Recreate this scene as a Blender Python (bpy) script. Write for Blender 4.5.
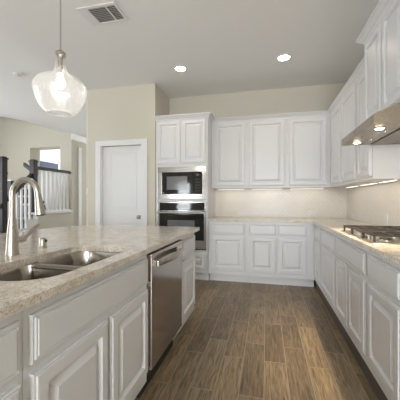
import bpy, bmesh, math, random
from mathutils import Vector, Matrix

for _o in list(bpy.data.objects):
    bpy.data.objects.remove(_o, do_unlink=True)
SC = bpy.context.scene
COL = SC.collection
random.seed(7)
R = math.radians
CEIL = 2.97

# ------------------------------------------------------------ camera
cam_d = bpy.data.cameras.new('camera')
cam = bpy.data.objects.new('camera', cam_d)
COL.objects.link(cam)
cam.location = (0, 0, 1.19)
cam.rotation_euler = (R(90), 0, math.atan(66 / 278))
cam_d.sensor_width = 36
cam_d.lens = 36 * 278 / 400
cam_d.clip_start = 0.02
SC.camera = cam

# ------------------------------------------------------------ view, world, daylight
vs = SC.view_settings
vs.view_transform = 'Standard'
vs.look = 'None'
vs.gamma = 1.0
vs.use_curve_mapping = False
vs.exposure = 0.30
W = bpy.data.worlds.new('world')
SC.world = W
W.use_nodes = True
W.node_tree.nodes['Background'].inputs[0].default_value = (0.80, 0.90, 1.0, 1)
W.node_tree.nodes['Background'].inputs[1].default_value = 1.2


def area(name, loc, rot, sx, sy, power, col):
    l = bpy.data.lights.new(name, 'AREA')
    l.shape = 'RECTANGLE'
    l.size, l.size_y = sx, sy
    l.energy = power
    l.color = col
    o = bpy.data.objects.new(name, l)
    COL.objects.link(o)
    o.location = loc
    o.rotation_euler = rot
    return o


DAY = (0.91, 0.96, 1.0)
# daylight standing in the openings of the windows (see the windows below), plus an added hall fill
area('daylight_rear_left', (-3.70, -4.46, 1.30), (R(95), 0, 0), .6, 1.4, 30, DAY)
area('daylight_rear_right', (0.15, -4.46, 1.45), (R(104), 0, 0), 1.6, 1.8, 175, DAY)
area('daylight_left_near', (-6.96, 0.2, 1.55), (R(112), 0, R(-90)), 2.2, 1.9, 48, DAY)
area('daylight_left_far', (-6.96, 3.0, 1.55), (R(116), 0, R(-90)), 1.8, 1.9, 52, DAY)
area('daylight_beyond', (-5.5, 9.96, 1.6), (R(90), 0, R(180)), 1.4, 1.8, 100, DAY)
area('hall_fill', (-3.65, 9.96, 1.6), (R(108), 0, R(180)), .8, 1.9, 95, DAY)  # added fill that brightens the stair hall; the entry opening is invented


# ------------------------------------------------------------ materials
def new_mat(name):
    m = bpy.data.materials.new(name)
    m.use_nodes = True
    nt = m.node_tree
    return m, nt, nt.nodes['Principled BSDF']


def simple(name, col, rough=0.5, metal=0.0, spec=0.5, bump=0.0, scale=60):
    m, nt, p = new_mat(name)
    p.inputs['Base Color'].default_value = (*col, 1)
    p.inputs['Roughness'].default_value = rough
    p.inputs['Metallic'].default_value = metal
    p.inputs['Specular IOR Level'].default_value = spec
    tc = nt.nodes.new('ShaderNodeTexCoord')
    n = nt.nodes.new('ShaderNodeTexNoise')
    n.inputs['Scale'].default_value = scale
    n.inputs['Detail'].default_value = 3
    nt.links.new(tc.outputs['Object'], n.inputs['Vector'])
    mx = nt.nodes.new('ShaderNodeMix')
    mx.data_type = 'RGBA'
    mx.blend_type = 'MULTIPLY'
    mx.inputs[0].default_value = 0.05
    mx.inputs[6].default_value = (*col, 1)
    nt.links.new(n.outputs['Fac'], mx.inputs[7])
    nt.links.new(mx.outputs[2], p.inputs['Base Color'])
    if bump:
        b = nt.nodes.new('ShaderNodeBump')
        b.inputs['Strength'].default_value = bump
        b.inputs['Distance'].default_value = 0.002
        nt.links.new(n.outputs['Fac'], b.inputs['Height'])
        nt.links.new(b.outputs['Normal'], p.inputs['Normal'])
    return m


def emis(name, col, strength):
    m, nt, p = new_mat(name)
    p.inputs['Base Color'].default_value = (*col, 1)
    p.inputs['Emission Color'].default_value = (*col, 1)
    p.inputs['Emission Strength'].default_value = strength
    return m


def ramp(nt, stops):
    r = nt.nodes.new('ShaderNodeValToRGB')
    el = r.color_ramp.elements
    while len(el) < len(stops):
        el.new(0.5)
    for e, (p, c) in zip(el, stops):
        e.position = p
        e.color = (*c, 1)
    return r


def mapping(nt, scale=(1, 1, 1), rot=(0, 0, 0), src='Object'):
    tc = nt.nodes.new('ShaderNodeTexCoord')
    mp = nt.nodes.new('ShaderNodeMapping')
    mp.inputs['Scale'].default_value = scale
    mp.inputs['Rotation'].default_value = rot
    nt.links.new(tc.outputs[src], mp.inputs['Vector'])
    return mp


def mix(nt, fac, a, b, blend='MIX'):
    m = nt.nodes.new('ShaderNodeMix')
    m.data_type = 'RGBA'
    m.blend_type = blend
    for i, v in ((0, fac), (6, a), (7, b)):
        if isinstance(v, (int, float)):
            m.inputs[i].default_value = v
        elif isinstance(v, tuple):
            m.inputs[i].default_value = (*v, 1)
        else:
            nt.links.new(v, m.inputs[i])
    return m.outputs[2]


def floor_mat():
    m, nt, p = new_mat('wood_plank_tile')
    mp = mapping(nt, rot=(0, 0, R(90)))
    br = nt.nodes.new('ShaderNodeTexBrick')
    br.offset = 0.37
    br.inputs['Scale'].default_value = 1.0
    br.inputs['Brick Width'].default_value = 0.64
    br.inputs['Row Height'].default_value = 0.152
    br.inputs['Mortar Size'].default_value = 0.0028
    br.inputs['Mortar Smooth'].default_value = 0.1
    br.inputs['Color1'].default_value = (0, 0, 0, 1)
    br.inputs['Color2'].default_value = (1, 1, 1, 1)
    br.inputs['Mortar'].default_value = (0.5, 0.5, 0.5, 1)
    nt.links.new(mp.outputs[0], br.inputs['Vector'])
    # grain runs along the planks and shifts from plank to plank
    mp2 = mapping(nt, scale=(34, 2.6, 1))
    add = nt.nodes.new('ShaderNodeVectorMath')
    add.operation = 'ADD'
    sc = nt.nodes.new('ShaderNodeVectorMath')
    sc.operation = 'SCALE'
    sc.inputs['Scale'].default_value = 31.0
    nt.links.new(br.outputs['Color'], sc.inputs[0])
    nt.links.new(mp2.outputs[0], add.inputs[0])
    nt.links.new(sc.outputs[0], add.inputs[1])
    n = nt.nodes.new('ShaderNodeTexNoise')
    n.inputs['Scale'].default_value = 1.6
    n.inputs['Detail'].default_value = 7
    n.inputs['Roughness'].default_value = 0.62
    n.inputs['Distortion'].default_value = 1.6
    nt.links.new(add.outputs[0], n.inputs['Vector'])
    g = ramp(nt, [(0.32, (0.098, 0.069, 0.040)), (0.50, (0.240, 0.174, 0.102)), (0.68, (0.365, 0.273, 0.164))])
    nt.links.new(n.outputs['Fac'], g.inputs[0])
    tone = ramp(nt, [(0.0, (0.68, 0.66, 0.64)), (1.0, (1.14, 1.12, 1.08))])
    nt.links.new(br.outputs['Color'], tone.inputs[0])
    c = mix(nt, 1.0, g.outputs[0], tone.outputs[0], 'MULTIPLY')
    c = mix(nt, br.outputs['Fac'], c, (0.33, 0.265, 0.185))
    nt.links.new(c, p.inputs['Base Color'])
    p.inputs['Roughness'].default_value = 0.38
    b = nt.nodes.new('ShaderNodeBump')
    b.inputs['Strength'].default_value = 0.25
    b.inputs['Distance'].default_value = 0.002
    b.invert = True
    nt.links.new(br.outputs['Fac'], b.inputs['Height'])
    nt.links.new(b.outputs['Normal'], p.inputs['Normal'])
    return m


def stone_mat():
    m, nt, p = new_mat('speckled_stone')
    mp = mapping(nt)
    n1 = nt.nodes.new('ShaderNodeTexNoise')
    n1.inputs['Scale'].default_value = 115
    n1.inputs['Detail'].default_value = 6
    n1.inputs['Roughness'].default_value = 0.75
    n2 = nt.nodes.new('ShaderNodeTexNoise')
    n2.inputs['Scale'].default_value = 16
    n2.inputs['Detail'].default_value = 5
    v = nt.nodes.new('ShaderNodeTexVoronoi')
    v.inputs['Scale'].default_value = 130
    for k in (n1, n2, v):
        nt.links.new(mp.outputs[0], k.inputs['Vector'])
    g = ramp(nt, [(0.32, (0.24, 0.185, 0.14)), (0.42, (0.56, 0.48, 0.395)), (0.52, (0.77, 0.71, 0.64)), (0.68, (0.90, 0.87, 0.82))])
    nt.links.new(n1.outputs['Fac'], g.inputs[0])
    g2 = ramp(nt, [(0.35, (0.80, 0.77, 0.73)), (0.65, (1.05, 1.03, 1.0))])
    nt.links.new(n2.outputs['Fac'], g2.inputs[0])
    c = mix(nt, 1.0, g.outputs[0], g2.outputs[0], 'MULTIPLY')
    g3 = ramp(nt, [(0.0, (1, 1, 1)), (0.12, (1, 1, 1)), (0.2, (0, 0, 0))])
    nt.links.new(v.outputs['Distance'], g3.inputs[0])
    c = mix(nt, g3.outputs[0], c, (0.42, 0.34, 0.27))
    nt.links.new(c, p.inputs['Base Color'])
    p.inputs['Roughness'].default_value = 0.14
    return m


def splash_mat():
    m, nt, p = new_mat('diamond_mosaic_tile')
    mp = mapping(nt, rot=(R(45), R(0), R(0)))
    tc = nt.nodes.new('ShaderNodeTexCoord')
    sep = nt.nodes.new('ShaderNodeSeparateXYZ')
    nt.links.new(tc.outputs['Object'], sep.inputs[0])
    a = nt.nodes.new('ShaderNodeMath')
    a.operation = 'ADD'
    nt.links.new(sep.outputs[0], a.inputs[0])
    nt.links.new(sep.outputs[1], a.inputs[1])
    comb = nt.nodes.new('ShaderNodeCombineXYZ')
    nt.links.new(a.outputs[0], comb.inputs[0])
    nt.links.new(sep.outputs[2], comb.inputs[1])
    rot = nt.nodes.new('ShaderNodeMapping')
    rot.inputs['Rotation'].default_value = (0, 0, R(45))
    nt.links.new(comb.outputs[0], rot.inputs['Vector'])
    br = nt.nodes.new('ShaderNodeTexBrick')
    br.offset = 0.0
    br.inputs['Scale'].default_value = 1.0
    br.inputs['Brick Width'].default_value = 0.05
    br.inputs['Row Height'].default_value = 0.05
    br.inputs['Mortar Size'].default_value = 0.003
    br.inputs['Color1'].default_value = (0.74, 0.69, 0.61, 1)
    br.inputs['Color2'].default_value = (0.77, 0.72, 0.645, 1)
    br.inputs['Mortar'].default_value = (0.70, 0.645, 0.56, 1)
    nt.links.new(rot.outputs[0], br.inputs['Vector'])
    nt.links.new(br.outputs['Color'], p.inputs['Base Color'])
    p.inputs['Roughness'].default_value = 0.3
    b = nt.nodes.new('ShaderNodeBump')
    b.inputs['Strength'].default_value = 0.2
    b.inputs['Distance'].default_value = 0.002
    b.invert = True
    nt.links.new(br.outputs['Fac'], b.inputs['Height'])
    nt.links.new(b.outputs['Normal'], p.inputs['Normal'])
    nt.nodes.remove(mp)
    return m


def steel_mat(name, col=(0.62, 0.60, 0.57), rough=0.27, stretch=(2, 2, 120), aniso=0.0):
    m, nt, p = new_mat(name)
    p.inputs['Metallic'].default_value = 1.0
    p.inputs['Base Color'].default_value = (*col, 1)
    mp = mapping(nt, scale=stretch)
    n = nt.nodes.new('ShaderNodeTexNoise')
    n.inputs['Scale'].default_value = 4
    n.inputs['Detail'].default_value = 4
    nt.links.new(mp.outputs[0], n.inputs['Vector'])
    g = ramp(nt, [(0.3, (rough * 0.85,) * 3), (0.7, (rough * 1.15,) * 3)])
    nt.links.new(n.outputs['Fac'], g.inputs[0])
    nt.links.new(g.outputs[0], p.inputs['Roughness'])
    return m


def glass_mat():
    m = bpy.data.materials.new('seeded_glass')
    m.use_nodes = True
    nt = m.node_tree
    nt.nodes.remove(nt.nodes['Principled BSDF'])
    out = nt.nodes['Material Output']
    tr = nt.nodes.new('ShaderNodeBsdfTransparent')
    tr.inputs[0].default_value = (0.99, 0.99, 0.99, 1)
    gl = nt.nodes.new('ShaderNodeBsdfGlossy')
    gl.inputs['Roughness'].default_value = 0.04
    gl.inputs[0].default_value = (1, 1, 1, 1)
    df = nt.nodes.new('ShaderNodeBsdfTranslucent')
    df.inputs[0].default_value = (0.95, 0.95, 0.95, 1)
    mp = mapping(nt)
    v = nt.nodes.new('ShaderNodeTexVoronoi')
    v.inputs['Scale'].default_value = 95
    nt.links.new(mp.outputs[0], v.inputs['Vector'])
    b = nt.nodes.new('ShaderNodeBump')
    b.inputs['Strength'].default_value = 0.45
    b.inputs['Distance'].default_value = 0.003
    nt.links.new(v.outputs['Distance'], b.inputs['Height'])
    nt.links.new(b.outputs['Normal'], gl.inputs['Normal'])
    seeds = ramp(nt, [(0.0, (0.50,) * 3), (0.20, (0.12,) * 3), (0.5, (0.04,) * 3)])
    nt.links.new(v.outputs['Distance'], seeds.inputs[0])
    s1 = nt.nodes.new('ShaderNodeMixShader')
    nt.links.new(seeds.outputs[0], s1.inputs[0])
    nt.links.new(tr.outputs[0], s1.inputs[1])
    nt.links.new(df.outputs[0], s1.inputs[2])
    # reflection grows towards grazing angles
    lw = nt.nodes.new('ShaderNodeLayerWeight')
    lw.inputs['Blend'].default_value = 0.5
    pw = nt.nodes.new('ShaderNodeMath')
    pw.operation = 'POWER'
    pw.inputs[1].default_value = 4.0
    nt.links.new(lw.outputs['Facing'], pw.inputs[0])
    ml = nt.nodes.new('ShaderNodeMath')
    ml.operation = 'MULTIPLY_ADD'
    ml.inputs[1].default_value = 0.85
    ml.inputs[2].default_value = 0.03
    nt.links.new(pw.outputs[0], ml.inputs[0])
    s2 = nt.nodes.new('ShaderNodeMixShader')
    nt.links.new(ml.outputs[0], s2.inputs[0])
    nt.links.new(s1.outputs[0], s2.inputs[1])
    nt.links.new(gl.outputs[0], s2.inputs[2])
    nt.links.new(s2.outputs[0], out.inputs[0])
    return m


M = dict(
    white=simple('cabinet_white_paint', (0.73, 0.72, 0.718), 0.33),
    trim=simple('trim_white_paint', (0.80, 0.80, 0.80), 0.4),
    wall=simple('beige_wall_paint', (0.64, 0.60, 0.505), 0.75, bump=0.08, scale=180),
    hallwall=simple('shaded_wall_paint', (0.60, 0.575, 0.51), 0.75, bump=0.08, scale=180),  # wall beige made greyer, shade of the side-facing hall walls put into the colour
    ceil=simple('ceiling_paint', (0.87, 0.865, 0.855), 0.85, bump=0.08, scale=150),
    floor=floor_mat(),
    stone=stone_mat(),
    splash=splash_mat(),
    steel=steel_mat('brushed_steel', (0.58, 0.57, 0.55), 0.17),
    steelv=steel_mat('brushed_steel_dark', (0.50, 0.455, 0.42), 0.16, (120, 120, 2)),
    hood=steel_mat('hood_steel', (0.37, 0.315, 0.25), 0.30, (60, 3, 60)),
    filter=steel_mat('filter_steel', (0.27, 0.23, 0.185), 0.35, (3, 60, 60)),
    sink=steel_mat('sink_steel', (0.40, 0.37, 0.34), 0.20, (3, 60, 60)),
    nickel=steel_mat('brushed_nickel', (0.46, 0.42, 0.37), 0.30, (60, 60, 3)),
    chrome=steel_mat('polished_chrome', (0.80, 0.80, 0.80), 0.08),
    black=simple('black_enamel', (0.012, 0.011, 0.010), 0.35),
    iron=simple('cast_iron', (0.035, 0.030, 0.026), 0.45, bump=0.2, scale=200),
    glassblack=simple('black_oven_glass', (0.012, 0.012, 0.012), 0.05, spec=0.6),
    window=simple('smoked_window_glass', (0.16, 0.16, 0.16), 0.12, spec=0.6),
    rubber=simple('dark_kick_board', (0.020, 0.017, 0.015), 0.6),
    darkwood=simple('dark_stained_wood', (0.017, 0.012, 0.010), 0.45),
    navy=simple('navy_paint', (0.035, 0.055, 0.11), 0.6),
    grille=simple('vent_shadow', (0.24, 0.23, 0.22), 0.8),
    plastic=simple('white_plastic', (0.80, 0.79, 0.76), 0.4),
    print=simple('pale_print', (0.65, 0.65, 0.65), 0.5),
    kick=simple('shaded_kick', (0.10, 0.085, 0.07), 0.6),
    glass=glass_mat(),
    bulb=emis('bulb_glow', (1.0, 0.90, 0.76), 22),
    can=emis('can_light_glow', (1.0, 0.95, 0.86), 14),
    hoodlamp=emis('hood_lamp_glow', (1.0, 0.86, 0.62), 16),
    strip=emis('strip_light_glow', (1.0, 0.93, 0.82), 1.7),
)


# ------------------------------------------------------------ mesh helpers
class MB:
    def __init__(s):
        s.bm = bmesh.new()

    def box(s, x0, x1, y0, y1, z0, z1, bev=0.0):
        x0, x1 = min(x0, x1), max(x0, x1)
        y0, y1 = min(y0, y1), max(y0, y1)
        z0, z1 = min(z0, z1), max(z0, z1)
        r = bmesh.ops.create_cube(s.bm, size=1)
        for v in r['verts']:
            v.co = Vector(((x0 + x1) / 2 + v.co.x * (x1 - x0), (y0 + y1) / 2 + v.co.y * (y1 - y0), (z0 + z1) / 2 + v.co.z * (z1 - z0)))
        if bev:
            es = list({e for v in r['verts'] for e in v.link_edges})
            bmesh.ops.bevel(s.bm, geom=es, offset=bev, segments=2, affect='EDGES', profile=0.6)
        return s

    def loops(s, loops, cap0=True, cap1=True, close=True):
        rows = [[s.bm.verts.new(p) for p in lp] for lp in loops]
        n = len(rows[0])
        for a, b in zip(rows[:-1], rows[1:]):
            for i in range(n if close else n - 1):
                j = (i + 1) % n
                s.bm.faces.new((a[i], a[j], b[j], b[i]))
        if cap0:
            s.bm.faces.new(rows[0][::-1])
        if cap1:
            s.bm.faces.new(rows[-1])
        return s

    def prism(s, poly, axis, a, b):
        def P(q, t):
            return {'x': (t, q[0], q[1]), 'y': (q[0], t, q[1]), 'z': (q[0], q[1], t)}[axis]
        return s.loops([[P(q, a) for q in poly], [P(q, b) for q in poly]])

    def lathe(s, prof, c, seg=24, axis='z', cap0=True, cap1=True):
        out = []
        for r, t in prof:
            ring = []
            for k in range(seg):
                an = 2 * math.pi * k / seg
                u, v = r * math.cos(an), r * math.sin(an)
                d = {'z': (u, v, t), 'y': (u, t, v), 'x': (t, u, v)}[axis]
                ring.append((c[0] + d[0], c[1] + d[1], c[2] + d[2]))
            out.append(ring)
        return s.loops(out, cap0, cap1)

    def tube(s, pts, rad, seg=12):
        pts = [Vector(p) for p in pts]
        if not isinstance(rad, (list, tuple)):
            rad = [rad] * len(pts)
        t0 = (pts[1] - pts[0]).normalized()
        up = Vector((0, 0, 1)) if abs(t0.z) < 0.9 else Vector((0, 1, 0))
        n = (up - t0 * up.dot(t0)).normalized()
        rows = []
        for i, p in enumerate(pts):
            a = pts[max(i - 1, 0)]
            b = pts[min(i + 1, len(pts) - 1)]
            t = (b - a).normalized()
            n = (n - t * n.dot(t)).normalized()
            bn = t.cross(n)
            rows.append([p + (n * math.cos(2 * math.pi * k / seg) + bn * math.sin(2 * math.pi * k / seg)) * rad[i] for k in range(seg)])
        return s.loops(rows)

    def panel(s, face, u0, u1, z0, z1, base, prof):
        """Stack of rectangular loops: prof = (inset, height off the frame). face '-y', '+x' or '-x'; base = frame plane."""
        def P(u, z, d):
            return {'-y': (u, base - d, z), '+x': (base + d, u, z), '-x': (base - d, u, z)}[face]
        lps = []
        for i, d in prof:
            lps.append([P(u0 + i, z0 + i, d), P(u1 - i, z0 + i, d), P(u1 - i, z1 - i, d), P(u0 + i, z1 - i, d)])
        return s.loops(lps)

    def build(s, name, mat, parent=None, smooth=0.0, solid=0.0):
        bmesh.ops.recalc_face_normals(s.bm, faces=s.bm.faces[:])
        me = bpy.data.meshes.new(name)
        s.bm.to_mesh(me)
        s.bm.free()
        o = bpy.data.objects.new(name, me)
        COL.objects.link(o)
        me.materials.append(mat)
        if parent is not None:
            org = Vector(parent.get('_org', (0, 0, 0)))
            me.transform(Matrix.Translation(-org))
            o['_org'] = tuple(org)
            o.parent = parent
        else:
            # origin at the base of the mesh
            vs_ = [v.co for v in me.vertices]
            c = Vector(((min(v.x for v in vs_) + max(v.x for v in vs_)) / 2, (min(v.y for v in vs_) + max(v.y for v in vs_)) / 2, min(v.z for v in vs_)))
            me.transform(Matrix.Translation(-c))
            o.location = c
            o['_org'] = tuple(c)
        if smooth:
            for p in me.polygons:
                p.use_smooth = True
            me.set_sharp_from_angle(angle=R(smooth))
        if solid:
            md = o.modifiers.new('thickness', 'SOLIDIFY')
            md.thickness = solid
            md.offset = 0
        return o


def thing(name, label, cat, loc, group=None):
    o = bpy.data.objects.new(name, None)
    COL.objects.link(o)
    o.location = loc
    o['_org'] = tuple(loc)
    o.empty_display_size = 0.1
    return tag(o, label, cat, group)


def tag(o, label, cat, group=None):
    o['label'] = label
    o['category'] = cat
    if group:
        o['group'] = group
    return o


def struct(o):
    o['kind'] = 'structure'
    return o


def rrect(x0, x1, y0, y1, z, radii, seg=8):
    """rounded rectangle; radii for corners (x0,y0) (x1,y0) (x1,y1) (x0,y1)"""
    pts = []
    cs = [(x0, y0, 180, radii[0]), (x1, y0, 270, radii[1]), (x1, y1, 0, radii[2]), (x0, y1, 90, radii[3])]
    for cx, cy, a0, r in cs:
        sx = 1 if cx == x0 else -1
        sy = 1 if cy == y0 else -1
        for k in range(seg + 1):
            a = R(a0 + 90 * k / seg)
            pts.append((cx + sx * r + r * math.cos(a), cy + sy * r + r * math.sin(a), z))
    return pts


# ------------------------------------------------------------ room shell
XW, YW = 1.20, 4.613
YP = 3.97          # pantry wall face
YH = 5.60          # stair hall wall
XL, YB = -7.0, -4.5

struct(MB().box(XL - .2, XW + .2, YB - .2, 10.2, -0.12, 0).build('floor', M['floor']))
# kitchen ceiling, then the curved ceiling over the stair hall
struct(MB().box(XL - .2, XW + .2, YB - .2, 4.05, CEIL, CEIL + .12).box(-2.9, XW + .2, 4.05, 10.2, CEIL, CEIL + .12).build('ceiling', M['ceil']))
prof = [(-7.2, 3.36), (-6.47, 3.30), (-6.2, 3.27), (-5.98, 3.22), (-5.74, 3.13), (-5.5, 3.05), (-5.27, 2.965), (-4.93, 2.855), (-4.55, 2.76), (-4.38, 2.73), (-2.9, 2.73)]
m = MB()
NL = 12
TOP = [(-2.9, 3.62), (-7.2, 3.62)]
rows = []
for i in range(NL + 1):
    t = i / NL
    e = t ** 1.4
    rows.append([(x, 4.05 + (YH - 4.05) * t, CEIL + (z - CEIL) * e) for x, z in prof] + [(x, 4.05 + (YH - 4.05) * t, z) for x, z in TOP])
rows.append([(x, 10.2, z) for x, z in prof + TOP])
m.loops(rows)
struct(m.build('ceiling_hall', M['ceil'], smooth=40))

struct(MB().box(-1.66, XW + .2, YW, YW + .14, 0, CEIL).build('wall_back', M['wall']))
# right wall
struct(MB().box(XW, XW + .14, YB, YW + .14, 0, CEIL).build('wall_right', M['wall']))
# pantry wall: an opening for the door, a splayed left corner and the return beside the oven cabinet
m = MB()
DX0, DX1, DH = -2.574, -1.871, 2.048
m.prism([(-2.811, YP), (DX0, YP), (DX0, YP + .12), (-2.913, YP + .12), (-2.913, YP + .10)], 'z', 0, CEIL)
m.box(DX0, DX1, YP, YP + .12, DH, CEIL)
m.box(DX1, -1.648, YP, YP + .12, 0, CEIL)
m.box(-1.77, -1.648, YP + .12, YW + .14, 0, CEIL)
m.box(-2.913, -2.80, YP + .12, 10, 0, CEIL)
struct(m.build('wall_pantry', M['wall']))
# pantry door with two panels
m = MB()
PROFD = [(0, 0), (0, .035)]
m.box(DX0 + .004, DX1 - .004, YP + .045, YP + .075, .008, DH - .004)
door = m.build('door_1', M['trim'])
struct(door)
for nm, z0, z1 in (('door_panel', 1.035, 1.945), ('door_panel', .20, .835)):
    MB().panel('-y', DX0 + .145, DX1 - .105, z0, z1, YP + .0455, [(0, 0), (0, .004), (.008, .006), (.016, -.004), (.03, -.004), (.05, .003)]).build(nm, M['trim'], door)
kx = -1.925
MB().lathe([(.0, -.0), (.030, -.0), (.030, -.008), (.012, -.012), (.011, -.035), (.024, -.042), (.029, -.055), (.026, -.066), (.012, -.073), (0.001, -.074)], (kx, YP + .045, .925), 20, 'y').build('door_knob', M['nickel'], door, smooth=50)
for z in (.25, 1.05, 1.80):
    MB().lathe([(.006, z - .045), (.006, z + .045)], (DX0 + .002, YP + .040, 0), 8).build('hinge', M['nickel'], door)
m = MB()
for a, b in ((DX0 - .09, DX0), (DX1, DX1 + .10)):
    m.box(a, b, YP - .018, YP - .001, 0, DH + .001, .004)
m.box(DX0 - .09, DX1 + .10, YP - .018, YP - .001, DH, DH + .085, .004)
m.box(DX0 - .0001, DX0 + .012, YP, YP + .11, 0, DH)
m.box(DX1 - .012, DX1 + .0001, YP, YP + .11, 0, DH)
struct(m.build('trim_1', M['trim']))
struct(MB().box(-2.811, DX0 - .09, YP - .014, YP - .001, 0, .13, .003).box(DX1 + .10, -1.66, YP - .014, YP - .001, 0, .13, .003).build('baseboard_pantry', M['trim']))

# stair hall walls
m = MB()
OX0, OX1, OZ = -5.56, -4.71, 2.45
for a, b, z0, z1 in ((XL, OX0, 0, 3.5), (OX1, -4.4, 0, 3.5), (OX0, OX1, OZ, 3.5)):
    m.box(a, b, YH, YH + .30, z0, z1)
struct(m.build('wall_stair', M['wall']))
struct(MB().box(-4.52, -4.4, YH + .30, 10, 0, 2.73).box(-4.402, -4.398, YH, YH + .30, 0, 2.73).build('wall_hall', M['hallwall']))
struct(MB().box(XL, -6.2, 10, 10.14, 0, 3.5).box(-4.8, -4.1, 10, 10.14, 0, 3.5).box(-6.2, -4.8, 10, 10.14, 0, .7).box(-6.2, -4.8, 10, 10.14, 2.5, 3.5).box(-3.2, -2.8, 10, 10.14, 0, 3.5).box(-4.1, -3.2, 10, 10.14, 0, .6).box(-4.1, -3.2, 10, 10.14, 2.6, 3.5).build('wall_far', M['trim']))
# crown and white casing on the hall wall
m = MB()
m.prism([(-4.398, 2.60), (-4.375, 2.60), (-4.36, 2.64), (-4.32, 2.70), (-4.31, 2.729), (-4.398, 2.729)], 'y', YH - .02, 9.9)
struct(m.build('trim_2', M['trim']))
struct(MB().box(-4.398, -4.372, 5.83, 5.93, 0, 2.46, .004).build('trim_3', M['trim']))
# left and rear walls with windows
def wall_with_holes(name, axis, at, thick, lo, hi, holes, top=CEIL):
    m = MB()
    def bx(a, b, z0, z1):
        if b - a > 1e-4 and z1 - z0 > 1e-4:
            if axis == 'y':
                m.box(a, b, at, at + thick, z0, z1)
            else:
                m.box(at, at + thick, a, b, z0, z1)
    cur = lo
    for a, b, z0, z1 in holes:
        bx(cur, a, 0, top)
        bx(a, b, 0, z0)
        bx(a, b, z1, top)
        cur = b
    bx(cur, hi, 0, top)
    return struct(m.build(name, M['wall']))


def window(name, axis, at, a, b, z0, z1, nv, nh):
    m = MB()
    def bx(p, q, r, s):
        if axis == 'y':
            m.box(p, q, at + .01, at + .06, r, s)
        else:
            m.box(at + .01, at + .06, p, q, r, s)
    bx(a - .06, a + .03, z0 - .06, z1 + .06)
    bx(b - .03, b + .06, z0 - .06, z1 + .06)
    bx(a + .03, b - .03, z0 - .06, z0 + .03)
    bx(a + .03, b - .03, z1 - .03, z1 + .06)
    for k in range(1, nv):
        t = a + (b - a) * k / nv
        bx(t - .015, t + .015, z0 + .03, z1 - .03)
    for k in range(1, nh):
        t = z0 + (z1 - z0) * k / nh
        bx(a + .03, b - .03, t - .015, t + .015)
    return struct(m.build(name, M['trim']))


wall_with_holes('wall_rear', 'y', YB - .14, .14, XL, XW + .14, [(-4.0, -3.4, .60, 2.0), (-.65, .95, .55, 2.35)])
window('window_1', 'y', YB + .0, -4.0, -3.4, .60, 2.0, 1, 1)
window('window_2', 'y', YB + .0, -.65, .95, .55, 2.35, 2, 1)
wall_with_holes('wall_left', 'x', XL - .14, .14, YB, YH, [(-.9, 1.3, .6, 2.5), (2.1, 3.9, .6, 2.5)], 3.5)
window('window_3', 'x', XL + .0, -.9, 1.3, .6, 2.5, 2, 1)
window('window_4', 'x', XL + .0, 2.1, 3.9, .6, 2.5, 2, 1)
struct(MB().box(XL - .14, XL, YH + .001, 10.14, 0, 3.5).build('wall_beyond', M['trim']))

# backsplash
struct(MB().box(-.83, XW - .009, YW - .008, YW - .0005, .9145, 1.372).box(XW - .008, XW - .0005, 1.30, YW - .008, .9145, 1.90).build('wall_backsplash', M['splash']))

# ------------------------------------------------------------ cabinets
DOOR = [(0, 0), (0, .012), (.004, .015), (.010, .013), (.012, .020), (.018, .021), (.052, .021), (.056, .015), (.062, .005), (.072, .005), (.096, .018), (.099, .0195)]
DRAWER = [(0, 0), (0, .011), (.003, .014), (.010, .012), (.012, .019), (.016, .015), (.020, .021)]
Z_T = .114       # bottom of the face frame
DZ0, DZ1, WZ0, WZ1 = .178, .668, .698, .848


def front(face, base, root, doors=(), drawers=()):
    for u0, u1, z0, z1 in doors:
        MB().panel(face, u0, u1, z0, z1, base, DOOR).build('door', M['white'], root)
    for u0, u1, z0, z1 in drawers:
        MB().panel(face, u0, u1, z0, z1, base, DRAWER).build('drawer', M['white'], root)


def base_cabinet(name, label, face, base, back, u0, u1, doors, drawers, toe, group, toe_mat='white', gap=.0008, hollow=False):
    """face frame plane at base, cabinet back at back; u along the run"""
    u0 += gap
    u1 -= gap
    if face == '-y':
        t = thing(name, label, 'cabinet', ((u0 + u1) / 2, base, 0), group)
        MB().box(u0, u1, base, back, Z_T, .883).build('carcass', M['white'], t)
        MB().box(u0, u1, base + toe, base + toe + .02, 0, Z_T).build('toe_kick', M[toe_mat], t)
    else:
        sg = 1 if face == '-x' else -1
        t = thing(name, label, 'cabinet', (base, (u0 + u1) / 2, 0), group)
        cb = MB()
        if hollow:
            cb.box(base, base - .025, u0, u1, Z_T, .883)
            cb.box(base - .0251, back, u0, u1, Z_T, .60)
            cb.box(back + .018, back, u0, u1, .6001, .883)
            cb.box(base - .0251, back + .0181, u0, u0 + .018, .6001, .883)
        else:
            cb.box(base, back, u0, u1, Z_T, .883)
        cb.build('carcass', M['white'], t)
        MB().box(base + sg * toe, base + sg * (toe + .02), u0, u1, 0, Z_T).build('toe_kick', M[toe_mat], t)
    front(face, base, t, [(a, b, DZ0, DZ1) for a, b in doors], [(a, b, WZ0, WZ1) for a, b in drawers])
    return t


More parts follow.
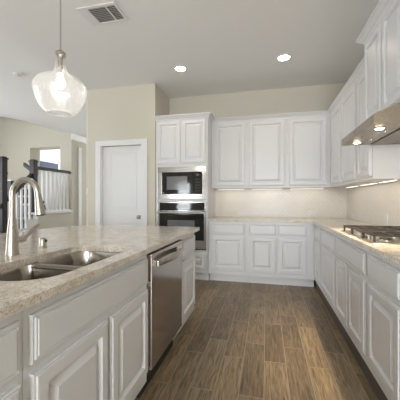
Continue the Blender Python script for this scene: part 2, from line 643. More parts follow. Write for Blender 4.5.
G_B, G_R, G_I = 'base cabinets on the back wall', 'base cabinets on the right wall', 'cabinets in the island'
YF = 3.99
base_cabinet('base_cabinet', 'white base cabinet with one drawer and one door, beside the oven cabinet', '-y', YF, YW - .01, -.822, -.262, [(-.765, -.297)], [(-.765, -.297)], .07, G_B)
base_cabinet('base_cabinet', 'white base cabinet with two drawers over two doors, running into the back right corner', '-y', YF, YW - .01, -.262, .638, [(-.233, .134), (.161, .530)], [(-.233, .134), (.161, .530)], .07, G_B)
XF = .64
RB = XW - .012
KICK_R = .012
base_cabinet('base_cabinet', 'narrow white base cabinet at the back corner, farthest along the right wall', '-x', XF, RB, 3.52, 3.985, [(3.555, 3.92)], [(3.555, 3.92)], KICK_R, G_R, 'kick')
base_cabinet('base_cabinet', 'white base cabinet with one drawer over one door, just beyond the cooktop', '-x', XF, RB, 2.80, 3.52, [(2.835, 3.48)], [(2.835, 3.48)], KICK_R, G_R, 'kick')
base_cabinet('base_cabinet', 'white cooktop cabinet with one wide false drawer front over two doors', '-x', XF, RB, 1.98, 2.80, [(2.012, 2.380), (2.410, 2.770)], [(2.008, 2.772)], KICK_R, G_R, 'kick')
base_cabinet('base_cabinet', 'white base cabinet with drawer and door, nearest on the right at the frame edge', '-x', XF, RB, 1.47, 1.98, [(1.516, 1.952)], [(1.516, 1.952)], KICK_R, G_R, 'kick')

# island cabinets face the aisle (+x)
IF, IB = -.690, -1.265
base_cabinet('island_cabinet', 'white island cabinet with drawer and door, nearest, left of the sink cabinet', '+x', IF, IB, .12, .669, [(.15, .650)], [(.15, .650)], .075, G_I)
base_cabinet('island_cabinet', 'white sink cabinet in the island with wide false drawer front over two doors', '+x', IF, IB, .669, 1.534, [(.692, 1.096), (1.118, 1.520)], [(.688, 1.520)], .075, G_I, hollow=True)
base_cabinet('island_cabinet', 'white island cabinet with one drawer and one door, beyond the dishwasher', '+x', IF, IB, 2.166, 2.655, [(2.190, 2.635)], [(2.190, 2.635)], .075, G_I)
tag(MB().box(-1.266, -1.72, .12, 2.655, 0, .883).build('island_back_panel', M['white']), 'white panelled back of the island under the overhanging bar top', 'panel')

# dishwasher
DW0, DW1 = 1.538, 2.160
dw = thing('dishwasher', 'stainless steel dishwasher built into the island with curved bar handle', 'dishwasher', (IF, (DW0 + DW1) / 2, 0))
MB().box(IF - .0201, IB, DW0 + .002, DW1 - .002, .10, .872).build('tub', M['black'], dw)
MB().box(IF + .028, IF - .02, DW0 + .004, DW1 - .004, .175, .865, .004).build('door', M['steelv'], dw)
MB().box(IF + .02, IF - .018, DW0 + .004, DW1 - .004, .8655, .871).build('control_strip', M['black'], dw)
MB().box(IF - .05, IF - .07, DW0 + .004, DW1 - .004, 0, .172).build('kick_plate', M['rubber'], dw)
m = MB()
pts = []
for k in range(15):
    t = k / 14
    pts.append((IF + .052 + .030 * math.sin(math.pi * t), DW0 + .045 + (DW1 - DW0 - .09) * t, .803))
rows = []
for p in pts:
    rows.append([(p[0] - .007, p[1], p[2] - .017), (p[0] + .005, p[1], p[2] - .017), (p[0] + .008, p[1], p[2] - .009), (p[0] + .008, p[1], p[2] + .009), (p[0] + .005, p[1], p[2] + .017), (p[0] - .007, p[1], p[2] + .017)])
m.loops(rows)
h = m.build('handle', M['nickel'], dw, smooth=40)
for y in (DW0 + .05, DW1 - .05):
    MB().box(IF + .027, IF + .056, y - .011, y + .011, .786, .820, .003).build('handle_mount', M['chrome'], h)

# ------------------------------------------------------------ countertops
def slab(outer, holes, z0, z1):
    m = MB()
    bm = m.bm
    edges = []
    for lp in [outer] + holes:
        vv = [bm.verts.new((x, y, z1)) for x, y in lp]
        for i in range(len(vv)):
            edges.append(bm.edges.new((vv[i], vv[(i + 1) % len(vv)])))
    res = bmesh.ops.triangle_fill(bm, use_beauty=True, use_dissolve=False, edges=edges)
    faces = [f for f in bm.faces]
    for f in faces:
        if f.normal.z < 0:
            f.normal_flip()
    bm.normal_update()
    ext = bmesh.ops.extrude_face_region(bm, geom=faces)
    vs2 = [v for v in ext['geom'] if isinstance(v, bmesh.types.BMVert)]
    for v in vs2:
        v.co.z = z0
    return m


def arc(cx, cy, r, a0, a1, n=8):
    return [(cx + r * math.cos(R(a0 + (a1 - a0) * k / n)), cy + r * math.sin(R(a0 + (a1 - a0) * k / n))) for k in range(n + 1)]


SX0, SX1, SY0, SY1 = -1.105, -.735, .765, 1.475
SR = (.15, .15, .07, .09)
hole = [(p[0], p[1]) for p in rrect(SX0, SX1, SY0, SY1, 0, SR, 10)]
outer = [(-.654, -.25)] + arc(-.684, 2.735, .03, 0, 90, 5) + arc(-1.62, 2.33, .44, 95, 178, 14) + [(-2.16, 1.70), (-2.20, 1.2), (-2.20, -.25)]
ctop = slab(outer, [hole], .884, .914).build('countertop', M['stone'])
tag(ctop, 'beige speckled stone top of the island with sink cut-out and rounded back corner', 'countertop')
outer = [(-.822, 3.962), (.582, 3.962), (.582 + .022, 3.94), (.604, 1.45), (XW - .001, 1.45), (XW - .001, YW - .001), (-.822, YW - .001)]
tag(slab(outer, [], .884, .914).build('countertop', M['stone']), 'L-shaped speckled stone countertop along the back and right walls', 'countertop')

# sink: two bowls under the cut-out
sk = thing('sink', 'undermount stainless steel double bowl sink in the island', 'sink', ((SX0 + SX1) / 2, (SY0 + SY1) / 2, .70))
YD = 1.115
for y0, y1, rad, dep in ((SY0 - .008, YD - .012, (.155, .155, .05, .05), .70), (YD + .012, SY1 + .008, (.05, .05, .08, .10), .70)):
    x0, x1 = SX0 - .008, SX1 + .008
    lp = []
    cut = lambda i, z: rrect(x0 + i, x1 - i, y0 + i, y1 - i, z, [max(r_ - i * .6, .03) for r_ in rad], 8)
    for i, z in ((-.012, .8825), (0, .8825), (.002, .875), (.010, .76), (.014, .725), (.026, .706), (.05, dep)):
        lp.append(cut(i, z))
    b = MB().loops(lp, cap0=False).build('bowl', M['sink'], sk, smooth=50, solid=.002)
    cx, cy = (x0 + x1) / 2, (y0 + y1) / 2
    MB().lathe([(.0, .7025), (.040, .7025), (.044, .7045), (.030, .7055), (.024, .702), (.001, .702)], (cx, cy, 0), 20).build('drain', M['chrome'], b, smooth=40)
MB().box(SX0 + .02, SX1 - .02, YD - .022, YD + .022, .866, .876, .004).build('divider', M['sink'], sk)

# faucet
FX, FY = -1.238, 1.140
fc = thing('faucet', 'brushed nickel gooseneck pull-down faucet behind the island sink', 'faucet', (FX, FY, .914))
MB().lathe([(.0, .9145), (.031, .9145), (.031, .920), (.029, .935), (.026, .985), (.0235, 1.03), (.0190, 1.075), (.0165, 1.10), (.0, 1.10)], (FX, FY, 0), 24).build('body', M['nickel'], fc, smooth=50)
sp = [(FX, FY, 1.098), (FX, FY, 1.20)]
ra = .074
for k in range(0, 17):
    a = R(180 - 177 * k / 16)
    sp.append((FX + ra + ra * math.cos(a), FY + .004 * k / 16, 1.217 + ra * math.sin(a)))
MB().tube(sp, .0140, 16).build('spout', M['nickel'], fc, smooth=50)
e = Vector(sp[-1])
d = (Vector(sp[-1]) - Vector(sp[-2])).normalized()
hd = MB().tube([e - d * .002, e + d * .03, e + d * .072, e + d * .104, e + d * .107], [.0150, .0165, .0215, .0235, .020], 18).build('spray_head', M['nickel'], fc, smooth=50)
MB().tube([e + d * .1065, e + d * .109], [.019, .019], 16).build('nozzle', M['black'], hd)
side = Vector((.5, .85, 0)).normalized()
for t0, t1 in ((.036, .048), (.056, .080)):
    MB().tube([e + d * t0 + side * (.0155 + t0 * .07), e + d * t1 + side * (.0155 + t1 * .07)], [.0055, .0055], 8).build('spray_button', M['black'], hd)
hy = FY + .026
MB().lathe([(.0, .015), (.0165, .015), (.0170, .060), (.0145, .072), (.0, .072)], (FX, FY, .985), 18, 'y').build('handle_hub', M['nickel'], fc, smooth=40)
MB().tube([(FX, FY + .062, .987), (FX, FY + .085, 1.000), (FX + .004, FY + .135, 1.040), (FX + .006, FY + .158, 1.055)], [.0125, .0105, .0125, .007], 12).build('lever', M['nickel'], fc, smooth=50)
# air gap
ag = thing('air_gap', 'short polished metal air gap cap beside the faucet', 'sink fitting', (-1.266, 1.365, .914))
MB().lathe([(.0, .9145), (.023, .9145), (.023, .919), (.0195, .921), (.0195, .965), (.017, .970), (.0, .971)], (-1.266, 1.365, 0), 20).build('cap', M['nickel'], ag, smooth=40)
MB().box(-1.2475, -1.2452, 1.360, 1.376, .945, .960).build('slot', M['black'], ag)

# ------------------------------------------------------------ tall oven cabinet
TX0, TX1 = -1.645, -.828
tc = thing('oven_cabinet', 'tall white cabinet holding the microwave and wall oven, two doors on top', 'cabinet', ((TX0 + TX1) / 2, YF, 0))
m = MB()
m.box(TX0, TX0 + .03, YF, YW - .01, Z_T, 2.40)
m.box(TX1 - .02, TX1, YF, YW - .01, Z_T, 2.40)
m.box(TX0 + .03, TX1 - .02, YF, YW - .01, 1.686, 2.40)
m.box(TX0 + .03, TX1 - .02, YF, YW - .01, Z_T, .452)
m.box(TX0 + .03, TX1 - .02, YF, YW - .01, 1.167, 1.204)
m.box(TX0 + .03, TX1 - .02, YW - .03, YW - .01, .45, 1.72)
m.build('carcass', M['white'], tc)
MB().box(TX0, TX1, YF + .05, YF + .07, 0, Z_T).build('toe_kick', M['white'], tc)
front('-y', YF, tc, [(-1.625, -1.243, 1.734, 2.382), (-1.225, -.855, 1.734, 2.382)], [])
MB().panel('-y', -1.615, -.852, .165, .405, YF, DOOR).build('drawer', M['white'], tc)


def crown_poly(z0, h, p):
    """profile out from the face (0) to projection p"""
    return [(0.0, z0 - .012), (.008, z0 - .012), (.012, z0), (.016, z0 + .2 * h), (.35 * p + .010, z0 + .38 * h), (.70 * p, z0 + .62 * h), (.90 * p, z0 + .78 * h), (p, z0 + .82 * h), (p, z0 + h), (0.0, z0 + h)]


def sweep_crown(m, path, poly, inward):
    """path: list of (x,y) with mitred corners; offset directions given per vertex (already mitre scaled)"""
    rows = []
    for (x, y), (ox, oy) in zip(path, inward):
        rows.append([(x + ox * q, y + oy * q, z) for q, z in poly])
    m.loops(rows)


m = MB()
sweep_crown(m, [(TX0, YW - .01), (TX0, YF), (TX1, YF), (TX1, 4.2265)], crown_poly(2.398, .062, .058), [(-.0, 0), (-.0, -1), (1, -1), (1, 0)])
m.build('crown', M['white'], tc)

# microwave
mw = thing('microwave', 'built-in microwave in a steel frame, above the wall oven', 'microwave', (-1.224, YF, 1.205))
MX0, MX1 = -1.606, -.845
MB().box(MX0 + .02, MX1 - .02, YF + .0, YF + .42, 1.215, 1.680).build('housing', M['black'], mw)
m = MB()
for a, b, z0, z1 in ((MX0, MX1, 1.606, 1.685), (MX0, MX1, 1.2055, 1.280), (MX0, -1.535, 1.280, 1.606), (-.912, MX1, 1.280, 1.606)):
    m.box(a, b, YF - .022, YF - .001, z0, z1, .003)
m.build('trim_frame', M['steel'], mw)
dr = MB().box(-1.535, -1.055, YF - .030, YF - .001, 1.281, 1.605, .003).build('door', M['glassblack'], mw)
MB().box(-1.455, -1.135, YF - .0315, YF - .0301, 1.345, 1.545).build('window', M['window'], dr)
MB().box(-1.520, -1.500, YF - .0315, YF - .0301, 1.295, 1.303).build('badge', M['print'], dr)
cp = MB().box(-1.053, -.912, YF - .030, YF - .001, 1.281, 1.605, .003).build('control_panel', M['glassblack'], mw)
MB().box(-1.00, -.955, YF - .0315, YF - .0301, 1.548, 1.572).build('display', M['window'], cp)
for i in range(3):
    for j in range(5):
        MB().box(-1.012 + i * .026, -.998 + i * .026, YF - .0312, YF - .0301, 1.320 + j * .042, 1.330 + j * .042).build('key', M['window'], cp)

# oven
ov = thing('wall_oven', 'stainless steel and black glass wall oven with bar handle, under the microwave', 'oven', (-1.224, YF, .453))
MB().box(MX0 + .02, MX1 - .02, YF, YF + .5, .46, 1.16).build('housing', M['black'], ov)
fr_ = MB().box(MX0, MX1, YF - .018, YF - .001, 1.022, 1.1655, .003).build('control_fascia', M['steel'], ov)
MB().box(-1.572, -.872, YF - .0215, YF - .0181, 1.030, 1.148).build('control_glass', M['glassblack'], fr_)
MB().box(-1.30, -1.13, YF - .0225, YF - .0216, 1.075, 1.110).build('display', M['window'], fr_)
od = MB().box(MX0, MX1, YF - .034, YF - .001, .468, 1.018, .004).build('door', M['steel'], ov)
MB().box(-1.572, -.880, YF - .0375, YF - .0341, .595, .985).build('glass', M['glassblack'], od)
MB().box(-1.44, -1.02, YF - .0388, YF - .0376, .66, .89).build('window', M['window'], od)
MB().box(-1.26, -1.20, YF - .0355, YF - .0341, .520, .530).build('badge', M['print'], od)
MB().box(MX0 + .01, MX1 - .01, YF - .012, YF - .001, .4535, .466).build('lower_vent', M['black'], ov)
hb = MB().tube([(-1.595, YF - .075, 1.000), (-.855, YF - .075, 1.000)], .0125, 14).build('handle', M['steel'], ov, smooth=50)
for x in (-1.56, -.89):
    MB().box(x - .012, x + .012, YF - .072, YF - .034, .992, 1.008, .002).build('handle_mount', M['steel'], hb)

# ------------------------------------------------------------ upper cabinets
UY, UZ0, UZ1 = 4.283, 1.372, 2.40
G_U, G_UR = 'upper cabinets on the back wall', 'upper cabinets on the right wall'
for label, a, b, d0, d1 in (
        ('white single door upper cabinet beside the oven cabinet', TX1 + .002, -.281, -.788, -.310),
        ('white single door upper cabinet in the middle of the back wall', -.279, .299, -.250, .272),
        ('white single door upper cabinet on the back wall, at the right corner', .301, XW - .012, .328, .844)):
    t = thing('upper_cabinet', label, 'cabinet', ((a + b) / 2, UY, UZ0), G_U)
    MB().box(a, b, UY, YW - .01, UZ0, UZ1).build('carcass', M['white'], t)
    front('-y', UY, t, [(d0, d1, 1.400, 2.378)])
UX = .90
for label, a, b, d0, d1 in (
        ('white upper cabinet on the right wall, tucked into the back corner', 3.68, UY - .002, 3.705, 4.19),
        ('white upper cabinet on the right wall, middle of the three left of the hood', 3.09, 3.679, 3.125, 3.655),
        ('white upper cabinet on the right wall with bare side, next to the range hood', 2.682, 3.089, 2.71, 3.06)):
    t = thing('upper_cabinet', label, 'cabinet', (UX, (a + b) / 2, UZ0), G_UR)
    MB().box(UX, XW - .012, a, b, UZ0, UZ1).build('carcass', M['white'], t)
    front('-x', UX, t, [(d0, d1, 1.400, 2.378)])
m = MB()
sweep_crown(m, [(TX1 + .002, UY), (UX, UY), (UX, 2.682)], crown_poly(2.398, .058, .056), [(0, -1), (-1, -1), (-1, 0)])
tag(m.build('crown_molding', M['white']), 'white crown molding along the tops of the back and right upper cabinets', 'molding')

# cabinet over the hood: deeper and taller
HX = .843
HY0, HY1 = 1.92, 2.679
hc = thing('hood_cabinet', 'taller white two door cabinet above the range hood, with its own crown', 'cabinet', (HX, (HY0 + HY1) / 2, 1.80))
MB().box(HX, XW - .012, HY0, HY1, 1.800, 2.545).build('carcass', M['white'], hc)
front('-x', HX, hc, [(1.935, 2.290, 1.824, 2.52), (2.310, 2.665, 1.824, 2.52)])
m = MB()
sweep_crown(m, [(XW - .012, HY1), (HX, HY1), (HX, HY0), (XW - .012, HY0)], crown_poly(2.543, .062, .062), [(0, 1), (-1, 1), (-1, -1), (0, -1)])
m.build('crown', M['white'], hc)

# range hood
rh = thing('range_hood', 'stainless steel under-cabinet range hood with sloped top above the cooktop', 'range hood', (.90, (HY0 + HY1) / 2, 1.666))
H0, H1 = 1.922, 2.676
m = MB()
m.prism([(.648, 1.668), (.648, 1.722), (.66, 1.730), (.838, 1.797), (XW - .012, 1.797), (XW - .012, 1.668)], 'y', H0, H1)
m.build('canopy', M['hood'], rh)
MB().box(.87, XW - .03, H0 + .03, H1 - .03, 1.660, 1.6675).build('filter', M['filter'], rh)
MB().prism([(1.03, 1.6598), (1.045, 1.6598), (1.045, 1.6568), (1.03, 1.6568)], 'y', H0 + .04, H1 - .04).build('filter_rib', M['hood'], rh)
for y in (2.075, 2.545):
    lp = MB().lathe([(.0, 1.667), (.034, 1.667), (.034, 1.6635), (.028, 1.6630), (.0, 1.6630)], (.735, y, 0), 20).build('lamp_ring', M['chrome'], rh, smooth=40)
    MB().lathe([(.0, 1.6628), (.027, 1.6628), (.024, 1.6600), (.0, 1.6600)], (.735, y, 0), 20).build('lamp_lens', M['hoodlamp'], lp)
for y in (2.16, 2.42):
    MB().lathe([(.0, 1.667), (.007, 1.667), (.006, 1.657), (.0, 1.657)], (.80, y, 0), 12).build('control_knob', M['hood'], rh)
MB().box(.6465, .6479, 2.30, 2.306, 1.684, 1.705).build('seam', M['black'], rh)
for y in (2.075, 2.545):
    l = bpy.data.lights.new('hood_spot', 'SPOT')
    l.energy = 43
    l.color = (1.0, .82, .58)
    l.spot_size = R(74)
    l.spot_blend = .6
    l.shadow_soft_size = .03
    o = bpy.data.objects.new('hood_spot', l)
    COL.objects.link(o)
    o.location = (.735, y, 1.652)

# cooktop
ck = thing('cooktop', 'stainless steel gas cooktop with black cast iron grates on the right counter', 'cooktop', (.905, 2.31, .914))
C0, C1, CX0, CX1 = 1.945, 2.700, .646, 1.160
m = MB()
lps = []
for i, z in ((0, .9142), (0, .918), (.006, .922), (.014, .922), (.022, .917)):
    lps.append(rrect(CX0 + i, CX1 - i, C0 + i, C1 - i, z, [.02] * 4, 4))
m.loops(lps)
m.build('tray', M['nickel'], ck, smooth=40)
burn = [(.78, 2.10, .040), (1.04, 2.10, .034), (.91, 2.32, .052), (.78, 2.54, .034), (1.04, 2.54, .040)]
for x, y, r in burn:
    b = MB().lathe([(.0, .917), (r + .012, .917), (r + .010, .926), (r, .930), (.0, .930)], (x, y, 0), 20).build('burner', M['nickel'], ck, smooth=40)
    MB().lathe([(.0, .9302), (r - .002, .9302), (r, .936), (r - .008, .940), (.0, .940)], (x, y, 0), 20).build('burner_cap', M['iron'], b, smooth=40)
for y0, y1 in ((C0 + .025, 2.185), (2.190, 2.440), (2.445, C1 - .025)):
    m = MB()
    x0, x1 = CX0 + .018, CX1 - .025
    zt, zb, w = .970, .959, .0045
    for y in (y0, y1 - 2 * w):
        m.box(x0, x1, y, y + 2 * w, zb, zt, .002)
    for x in (x0, x1 - 2 * w):
        m.box(x, x + 2 * w, y0, y1, zb, zt, .002)
    yc = (y0 + y1) / 2
    m.box(x0, x1, yc - w, yc + w, zb, zt, .002)
    for x in ((.78, 1.04) if y0 < 2.18 or y0 > 2.4 else (.91,)):
        m.box(x - w, x + w, y0, y1, zb, zt, .002)
    xm = (x0 + x1) / 2
    if y0 < 2.18 or y0 > 2.4:
        m.box(xm - w, xm + w, y0, y1, zb, zt, .002)
    for x in (x0, x1 - .013):
        for y in (y0, y1 - .013):
            m.box(x, x + .013, y, y + .013, .918, .960, .003)
    m.build('grate', M['iron'], ck)
for k in range(5):
    y = 2.20 + k * .055
    MB().lathe([(.0, .917), (.018, .917), (.016, .938), (.0, .938)], (.708 if k % 2 else .708, y, 0), 14).build('knob', M['nickel'], ck, smooth=40)

# under-cabinet strip lights
n_strip = 0
for label, x0, x1, y0, y1 in (
        ('slim warm strip light under the upper cabinet beside the oven cabinet', -.76, -.34, 4.47, 4.50),
        ('slim warm strip light under the middle upper cabinet of the back wall', -.22, .24, 4.47, 4.50),
        ('slim warm strip light under the corner upper cabinet of the back wall', .36, .84, 4.47, 4.50),
        ('slim warm strip light under the corner upper cabinet of the right wall', 1.07, 1.10, 3.74, 4.20),
        ('slim warm strip light under the second upper cabinet of the right wall', 1.07, 1.10, 3.14, 3.62),
        ('slim bright strip light under the upper cabinet next to the range hood', 1.07, 1.10, 2.72, 3.05)):
    t = thing('under_cabinet_light', label, 'light', ((x0 + x1) / 2, (y0 + y1) / 2, 1.36), 'strip lights under the upper cabinets')
    MB().box(x0, x1, y0, y1, 1.3600, 1.3718, .002).build('housing', M['plastic'], t)
    MB().box(x0 + .004, x1 - .004, y0 + .004, y1 - .004, 1.3570, 1.3599).build('lens', M['strip'], t)
    a = area('strip_lamp', ((x0 + x1) / 2, (y0 + y1) / 2, 1.3555), (0, 0, 0), x1 - x0, y1 - y0, 0.16, (1.0, .90, .77))

# outlets
def outlet(label, face, u, z, horizontal):
    w, h = (.117, .072) if horizontal else (.072, .117)
    if face == '-y':
        t = thing('outlet', label, 'outlet', (u, YW - .008, z), 'outlets on the backsplash')
        b = lambda a0, a1, z0, z1, d0, d1: MB().box(u + a0, u + a1, YW - .0081 - d0, YW - .0081 - d1, z + z0, z + z1, .001)
    else:
        t = thing('outlet', label, 'outlet', (XW - .008, u, z), 'outlets on the backsplash')
        b = lambda a0, a1, z0, z1, d0, d1: MB().box(XW - .0081 - d0, XW - .0081 - d1, u + a0, u + a1, z + z0, z + z1, .001)
    b(-w / 2, w / 2, -h / 2, h / 2, 0, .005).build('plate', M['plastic'], t)
    for s in (-1, 1):
        cx, cz = (s * .02, 0) if horizontal else (0, s * .02)
        f = b(cx - .014, cx + .014, cz - .014, cz + .014, .0051, .007).build('socket', M['plastic'], t)
        for q in (-.005, .005):
            a = (cx - .004, cx + .004, cz + q - .001, cz + q + .001) if horizontal else (cx + q - .001, cx + q + .001, cz - .004, cz + .004)
            b(*a, .0071, .0074).build('slot', M['grille'], f)


outlet('white outlet on the back wall tiles, left, nearer the oven cabinet', '-y', -.385, .985, True)
outlet('white outlet on the back wall tiles, right, near the corner', '-y', .690, .990, True)
outlet('white outlet on the right wall tiles just beyond the cooktop', '-x', 3.19, .995, False)
outlet('white outlet low on the right wall tiles near the back corner', '-x', 4.31, .955, True)

# ------------------------------------------------------------ ceiling fixtures
def can_light(label, x, y):
    t = thing('recessed_light', label, 'light', (x, y, CEIL), 'recessed ceiling lights')
    MB().lathe([(.070, CEIL - .0005), (.092, CEIL - .0005), (.092, CEIL - .006), (.072, CEIL - .008), (.070, CEIL - .004)], (x, y, 0), 28, cap0=False, cap1=False).build('trim_ring', M['plastic'], t, smooth=40)
    MB().lathe([(.0, CEIL - .001), (.0705, CEIL - .001), (.0705, CEIL - .004), (.0, CEIL - .004)], (x, y, 0), 28).build('lens', M['can'], t)
    l = bpy.data.lights.new('can_spot', 'SPOT')
    l.energy = 7
    l.color = (1.0, .82, .58)
    l.spot_size = R(150)
    l.spot_blend = .7
    l.shadow_soft_size = .07
    o = bpy.data.objects.new('can_spot', l)
    COL.objects.link(o)
    o.location = (x, y, CEIL - .012)


can_light('lit recessed ceiling light on the left, over the oven side', -1.125, 3.60)
can_light('lit recessed ceiling light on the right, over the aisle', .218, 3.62)

# air vent
vt = thing('ceiling_vent', 'white ceiling air vent with grey louvres', 'vent', (-1.52, 2.37, CEIL))
VX0, VX1, VY0, VY1 = -1.715, -1.325, 2.245, 2.505
m = MB()
m.box(VX0, -1.615, VY0, VY1, CEIL - .010, CEIL - .0005, .002)
m.box(-1.345, VX1, VY0, VY1, CEIL - .010, CEIL - .0005, .002)
m.box(-1.615, -1.345, VY0, 2.275, CEIL - .010, CEIL - .0005, .002)
m.box(-1.615, -1.345, 2.48, VY1, CEIL - .010, CEIL - .0005, .002)
m.box(-1.440, -1.428, 2.275, 2.48, CEIL - .010, CEIL - .0005)
m.build('frame', M['trim'], vt)
MB().box(-1.615, -1.345, 2.275, 2.48, CEIL - .002, CEIL - .0005).build('duct_back', M['grille'], vt)
for a, b in ((-1.615, -1.440), (-1.428, -1.345)):
    m = MB()
    for k in range(9):
        y = 2.280 + k * .0225
        m.prism([(y, CEIL - .009), (y + .012, CEIL - .003), (y + .013, CEIL - .003), (y + .001, CEIL - .009)], 'x', a, b)
    m.build('louvres', M['plastic'], vt)

# smoke detector
sd = thing('smoke_detector', 'small round white smoke detector on the ceiling at the left', 'smoke detector', (-3.40, 3.22, CEIL))
MB().lathe([(.0, CEIL - .0005), (.066, CEIL - .0005), (.066, CEIL - .010), (.056, CEIL - .024), (.035, CEIL - .032), (.0, CEIL - .032)], (-3.40, 3.22, 0), 24).build('housing', M['plastic'], sd, smooth=40)
MB().lathe([(.0, CEIL - .0321), (.010, CEIL - .0321), (.010, CEIL - .035), (.0, CEIL - .035)], (-3.40, 3.22, 0), 12).build('test_button', M['print'], sd)

# light switch on the splayed wall corner
sw = thing('light_switch', 'white light switch on the wall corner left of the pantry door', 'switch', (-2.862, 4.02, 1.33))
sm = MB().box(-.036, .036, -.006, -.0005, 1.272, 1.389, .001).box(-.008, .008, -.011, -.0061, 1.312, 1.348, .001)
sm.bm.transform(Matrix.Translation((-2.862, YP + .05, 0)) @ Matrix.Rotation(R(-44.4), 4, 'Z'))
sm.build('plate', M['plastic'], sw)

# pendant
PX, PY = -1.438, 1.714
pd = thing('pendant_light', 'clear seeded glass bell pendant on a thin rod above the island', 'pendant light', (PX, PY, CEIL))
MB().lathe([(.0, CEIL - .0005), (.065, CEIL - .0005), (.065, CEIL - .012), (.05, CEIL - .022), (.0, CEIL - .024)], (PX, PY, 0), 24).build('canopy', M['nickel'], pd, smooth=40)
MB().tube([(PX, PY, CEIL - .02), (PX, PY, 2.255)], .0055, 10).build('rod', M['steel'], pd, smooth=50)
MB().lathe([(.0, 2.262), (.018, 2.262), (.030, 2.252), (.037, 2.244), (.037, 2.226), (.026, 2.222), (.018, 2.215), (.016, 2.13), (.018, 2.10), (.0, 2.10)], (PX, PY, 0), 20).build('socket', M['nickel'], pd, smooth=40)
gp = [(.036, 2.236), (.036, 2.20), (.037, 2.16), (.042, 2.125), (.055, 2.100), (.085, 2.080), (.125, 2.062), (.158, 2.040), (.174, 2.010), (.178, 1.985), (.174, 1.955), (.160, 1.910), (.138, 1.865), (.112, 1.830), (.092, 1.812), (.086, 1.807), (.081, 1.808), (.080, 1.813), (.086, 1.820)]
MB().lathe(gp, (PX, PY, 0), 40, cap0=False, cap1=False).build('glass_shade', M['glass'], pd, smooth=80, solid=.003)
MB().lathe([(.0, 2.10), (.013, 2.098), (.014, 2.08), (.026, 2.05), (.030, 2.03), (.027, 2.008), (.014, 1.992), (.0, 1.988)], (PX, PY, 0), 18).build('bulb', M['bulb'], pd, smooth=60)
l = bpy.data.lights.new('pendant_lamp', 'POINT')
l.energy = 1.8
l.color = (1.0, .93, .82)
l.shadow_soft_size = .028
o = bpy.data.objects.new('pendant_lamp', l)
COL.objects.link(o)
o.location = (PX, PY, 1.955)

# ------------------------------------------------------------ staircase and railings (left background)
XS = -4.40
st = thing('staircase', 'white staircase with dark newel posts, handrails and white balusters, behind the island', 'staircase', (XS - .5, 4.2, 0))
TY, TR, RI = 4.62, .27, .158
tops = [RI * (k + 1) for k in range(6)]       # last one is the landing
LZ = tops[5]
for k in range(5):
    y0 = TY - TR * (5 - k)
    MB().box(XS - .85, XS - .05, y0, y0 + TR, 0, tops[k] - .03).build('riser', M['darkwood'], st)
    MB().box(XS - .85, XS - .05, y0 - .02, y0 + TR, tops[k] - .0299, tops[k]).build('tread', M['darkwood'], st)
m = MB()
poly = [(TY - TR * 5, 0)]
for k in range(5):
    y0 = TY - TR * (5 - k)
    poly += [(y0, tops[k] + .02), (y0 + TR, tops[k] + .02)]
poly += [(TY, 0)]
m.prism(poly, 'x', XS - .049, XS)
m.build('stringer', M['trim'], st)
MB().box(XS - 2.2, XS - .13, TY + .001, YH - .002, LZ - .10, LZ).build('landing', M['darkwood'], st)
for k in range(4):
    x1 = XS - .25 - .15 * k
    z1 = LZ + .165 * (k + 1)
    MB().box(x1 - .15, x1, 4.66, 5.02, LZ + .0005, z1 - .0251).build('riser', M['darkwood'], st)
    MB().box(x1 - .15, x1 + .012, 4.65, 5.03, z1 - .025, z1).build('tread', M['trim'], st)
# low wall under the landing rail
struct(MB().box(XS - .12, XS, TY + .001, YH - .001, 0, LZ - .045).build('wall_landing', M['hallwall']))
MB().box(XS - .14, XS + .03, TY - .10, YH - .002, LZ - .044, LZ, .006).build('ledge_cap', M['trim'], st)


def newel(m, x, y, z0, z1, w=.050):
    m.box(x - w, x + w, y - w, y + w, z0, z1 - .05, .004)
    m.box(x - w - .012, x + w + .012, y - w - .012, y + w + .012, z1 - .05, z1 - .022, .003)
    m.box(x - w + .004, x + w - .004, y - w + .004, y + w - .004, z1 - .022, z1, .008)
    m.box(x - w - .007, x + w + .007, y - w - .007, y + w + .007, z1 - .30, z1 - .275, .003)
    return m


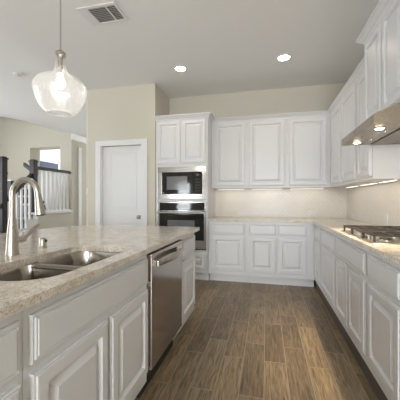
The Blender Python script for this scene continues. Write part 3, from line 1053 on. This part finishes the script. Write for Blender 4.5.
newel(MB(), XS - .055, 4.57, LZ + .0005, 1.985).build('newel_post', M['darkwood'], st)
MB().prism([(XS - .09, 1.80), (XS - .02, 1.80), (XS - .012, 1.835), (XS - .03, 1.862), (XS - .08, 1.862), (XS - .098, 1.835)], 'y', 4.62, YH - .003).build('handrail', M['darkwood'], st)
for k in range(8):
    y = 4.700 + k * .116
    MB().box(XS - .080, XS - .030, y - .032, y + .032, LZ + .0005, 1.799, .003).build('baluster', M['trim'], st)
MB().box(XS - .10, XS - .01, 4.621, YH - .003, LZ + .0003, LZ + .03).build('shoe_rail', M['trim'], st)

newel(MB(), XS - .075, 3.93, .4945, 1.95).build('newel_post', M['darkwood'], st)
zb, yb = 1.64, 4.515
m = MB()
for y0, z0, y1, z1 in ((3.30, .55, 3.87, 1.06), (3.99, 1.16, yb, zb)):
    m.loops([[(XS - .09, y0, z0), (XS - .02, y0, z0), (XS - .02, y0, z0 + .07), (XS - .09, y0, z0 + .07)], [(XS - .09, y1, z1), (XS - .02, y1, z1), (XS - .02, y1, z1 + .07), (XS - .09, y1, z1 + .07)]])
m.build('handrail', M['darkwood'], st)
for k in range(13):
    y = 3.34 + k * .095
    if abs(y - 3.93) < .07 or y > 4.49:
        continue
    zt = (.55 + (y - 3.30) / .57 * .51) if y < 3.88 else (1.16 + (y - 3.99) / (yb - 3.99) * (zb - 1.16))
    i = min(4, max(0, int((y - (TY - TR * 5)) / TR)))
    MB().box(XS - .073, XS - .037, y - .017, y + .017, tops[i] + .0205, zt + .01, .003).build('baluster', M['trim'], st)
ur = MB()
ur.loops([[(XS - .12, 4.60, 1.72), (XS - .12, 4.66, 1.72), (XS - .12, 4.66, 1.79), (XS - .12, 4.60, 1.79)], [(XS - .33, 4.60, 1.87), (XS - .33, 4.66, 1.87), (XS - .33, 4.66, 1.94), (XS - .33, 4.60, 1.94)]])
ur.build('upper_handrail', M['darkwood'], st)

# room seen through the opening above the landing
tag(MB().box(XL + .001, XL + .03, 6.4, 8.2, 2.04, 2.43).build('wall_panel', M['navy']), 'dark navy wall panel seen through the opening behind the stairs', 'wall panel')
fx = thing('ceiling_fixture', 'small dark ceiling fitting in the bright room behind the stairs', 'light', (-5.2, 6.55, 2.70))
MB().lathe([(.0, .0), (.03, .0), (.05, -.05), (.0, -.06)], (-5.2, 6.55, 2.64), 14).build('shade', M['darkwood'], fx)
MB().tube([(-5.2, 6.55, 2.92), (-5.2, 6.55, 2.63)], .008, 8).build('stem', M['darkwood'], fx)

for o_ in bpy.data.objects:
    if '_org' in o_:
        del o_['_org']
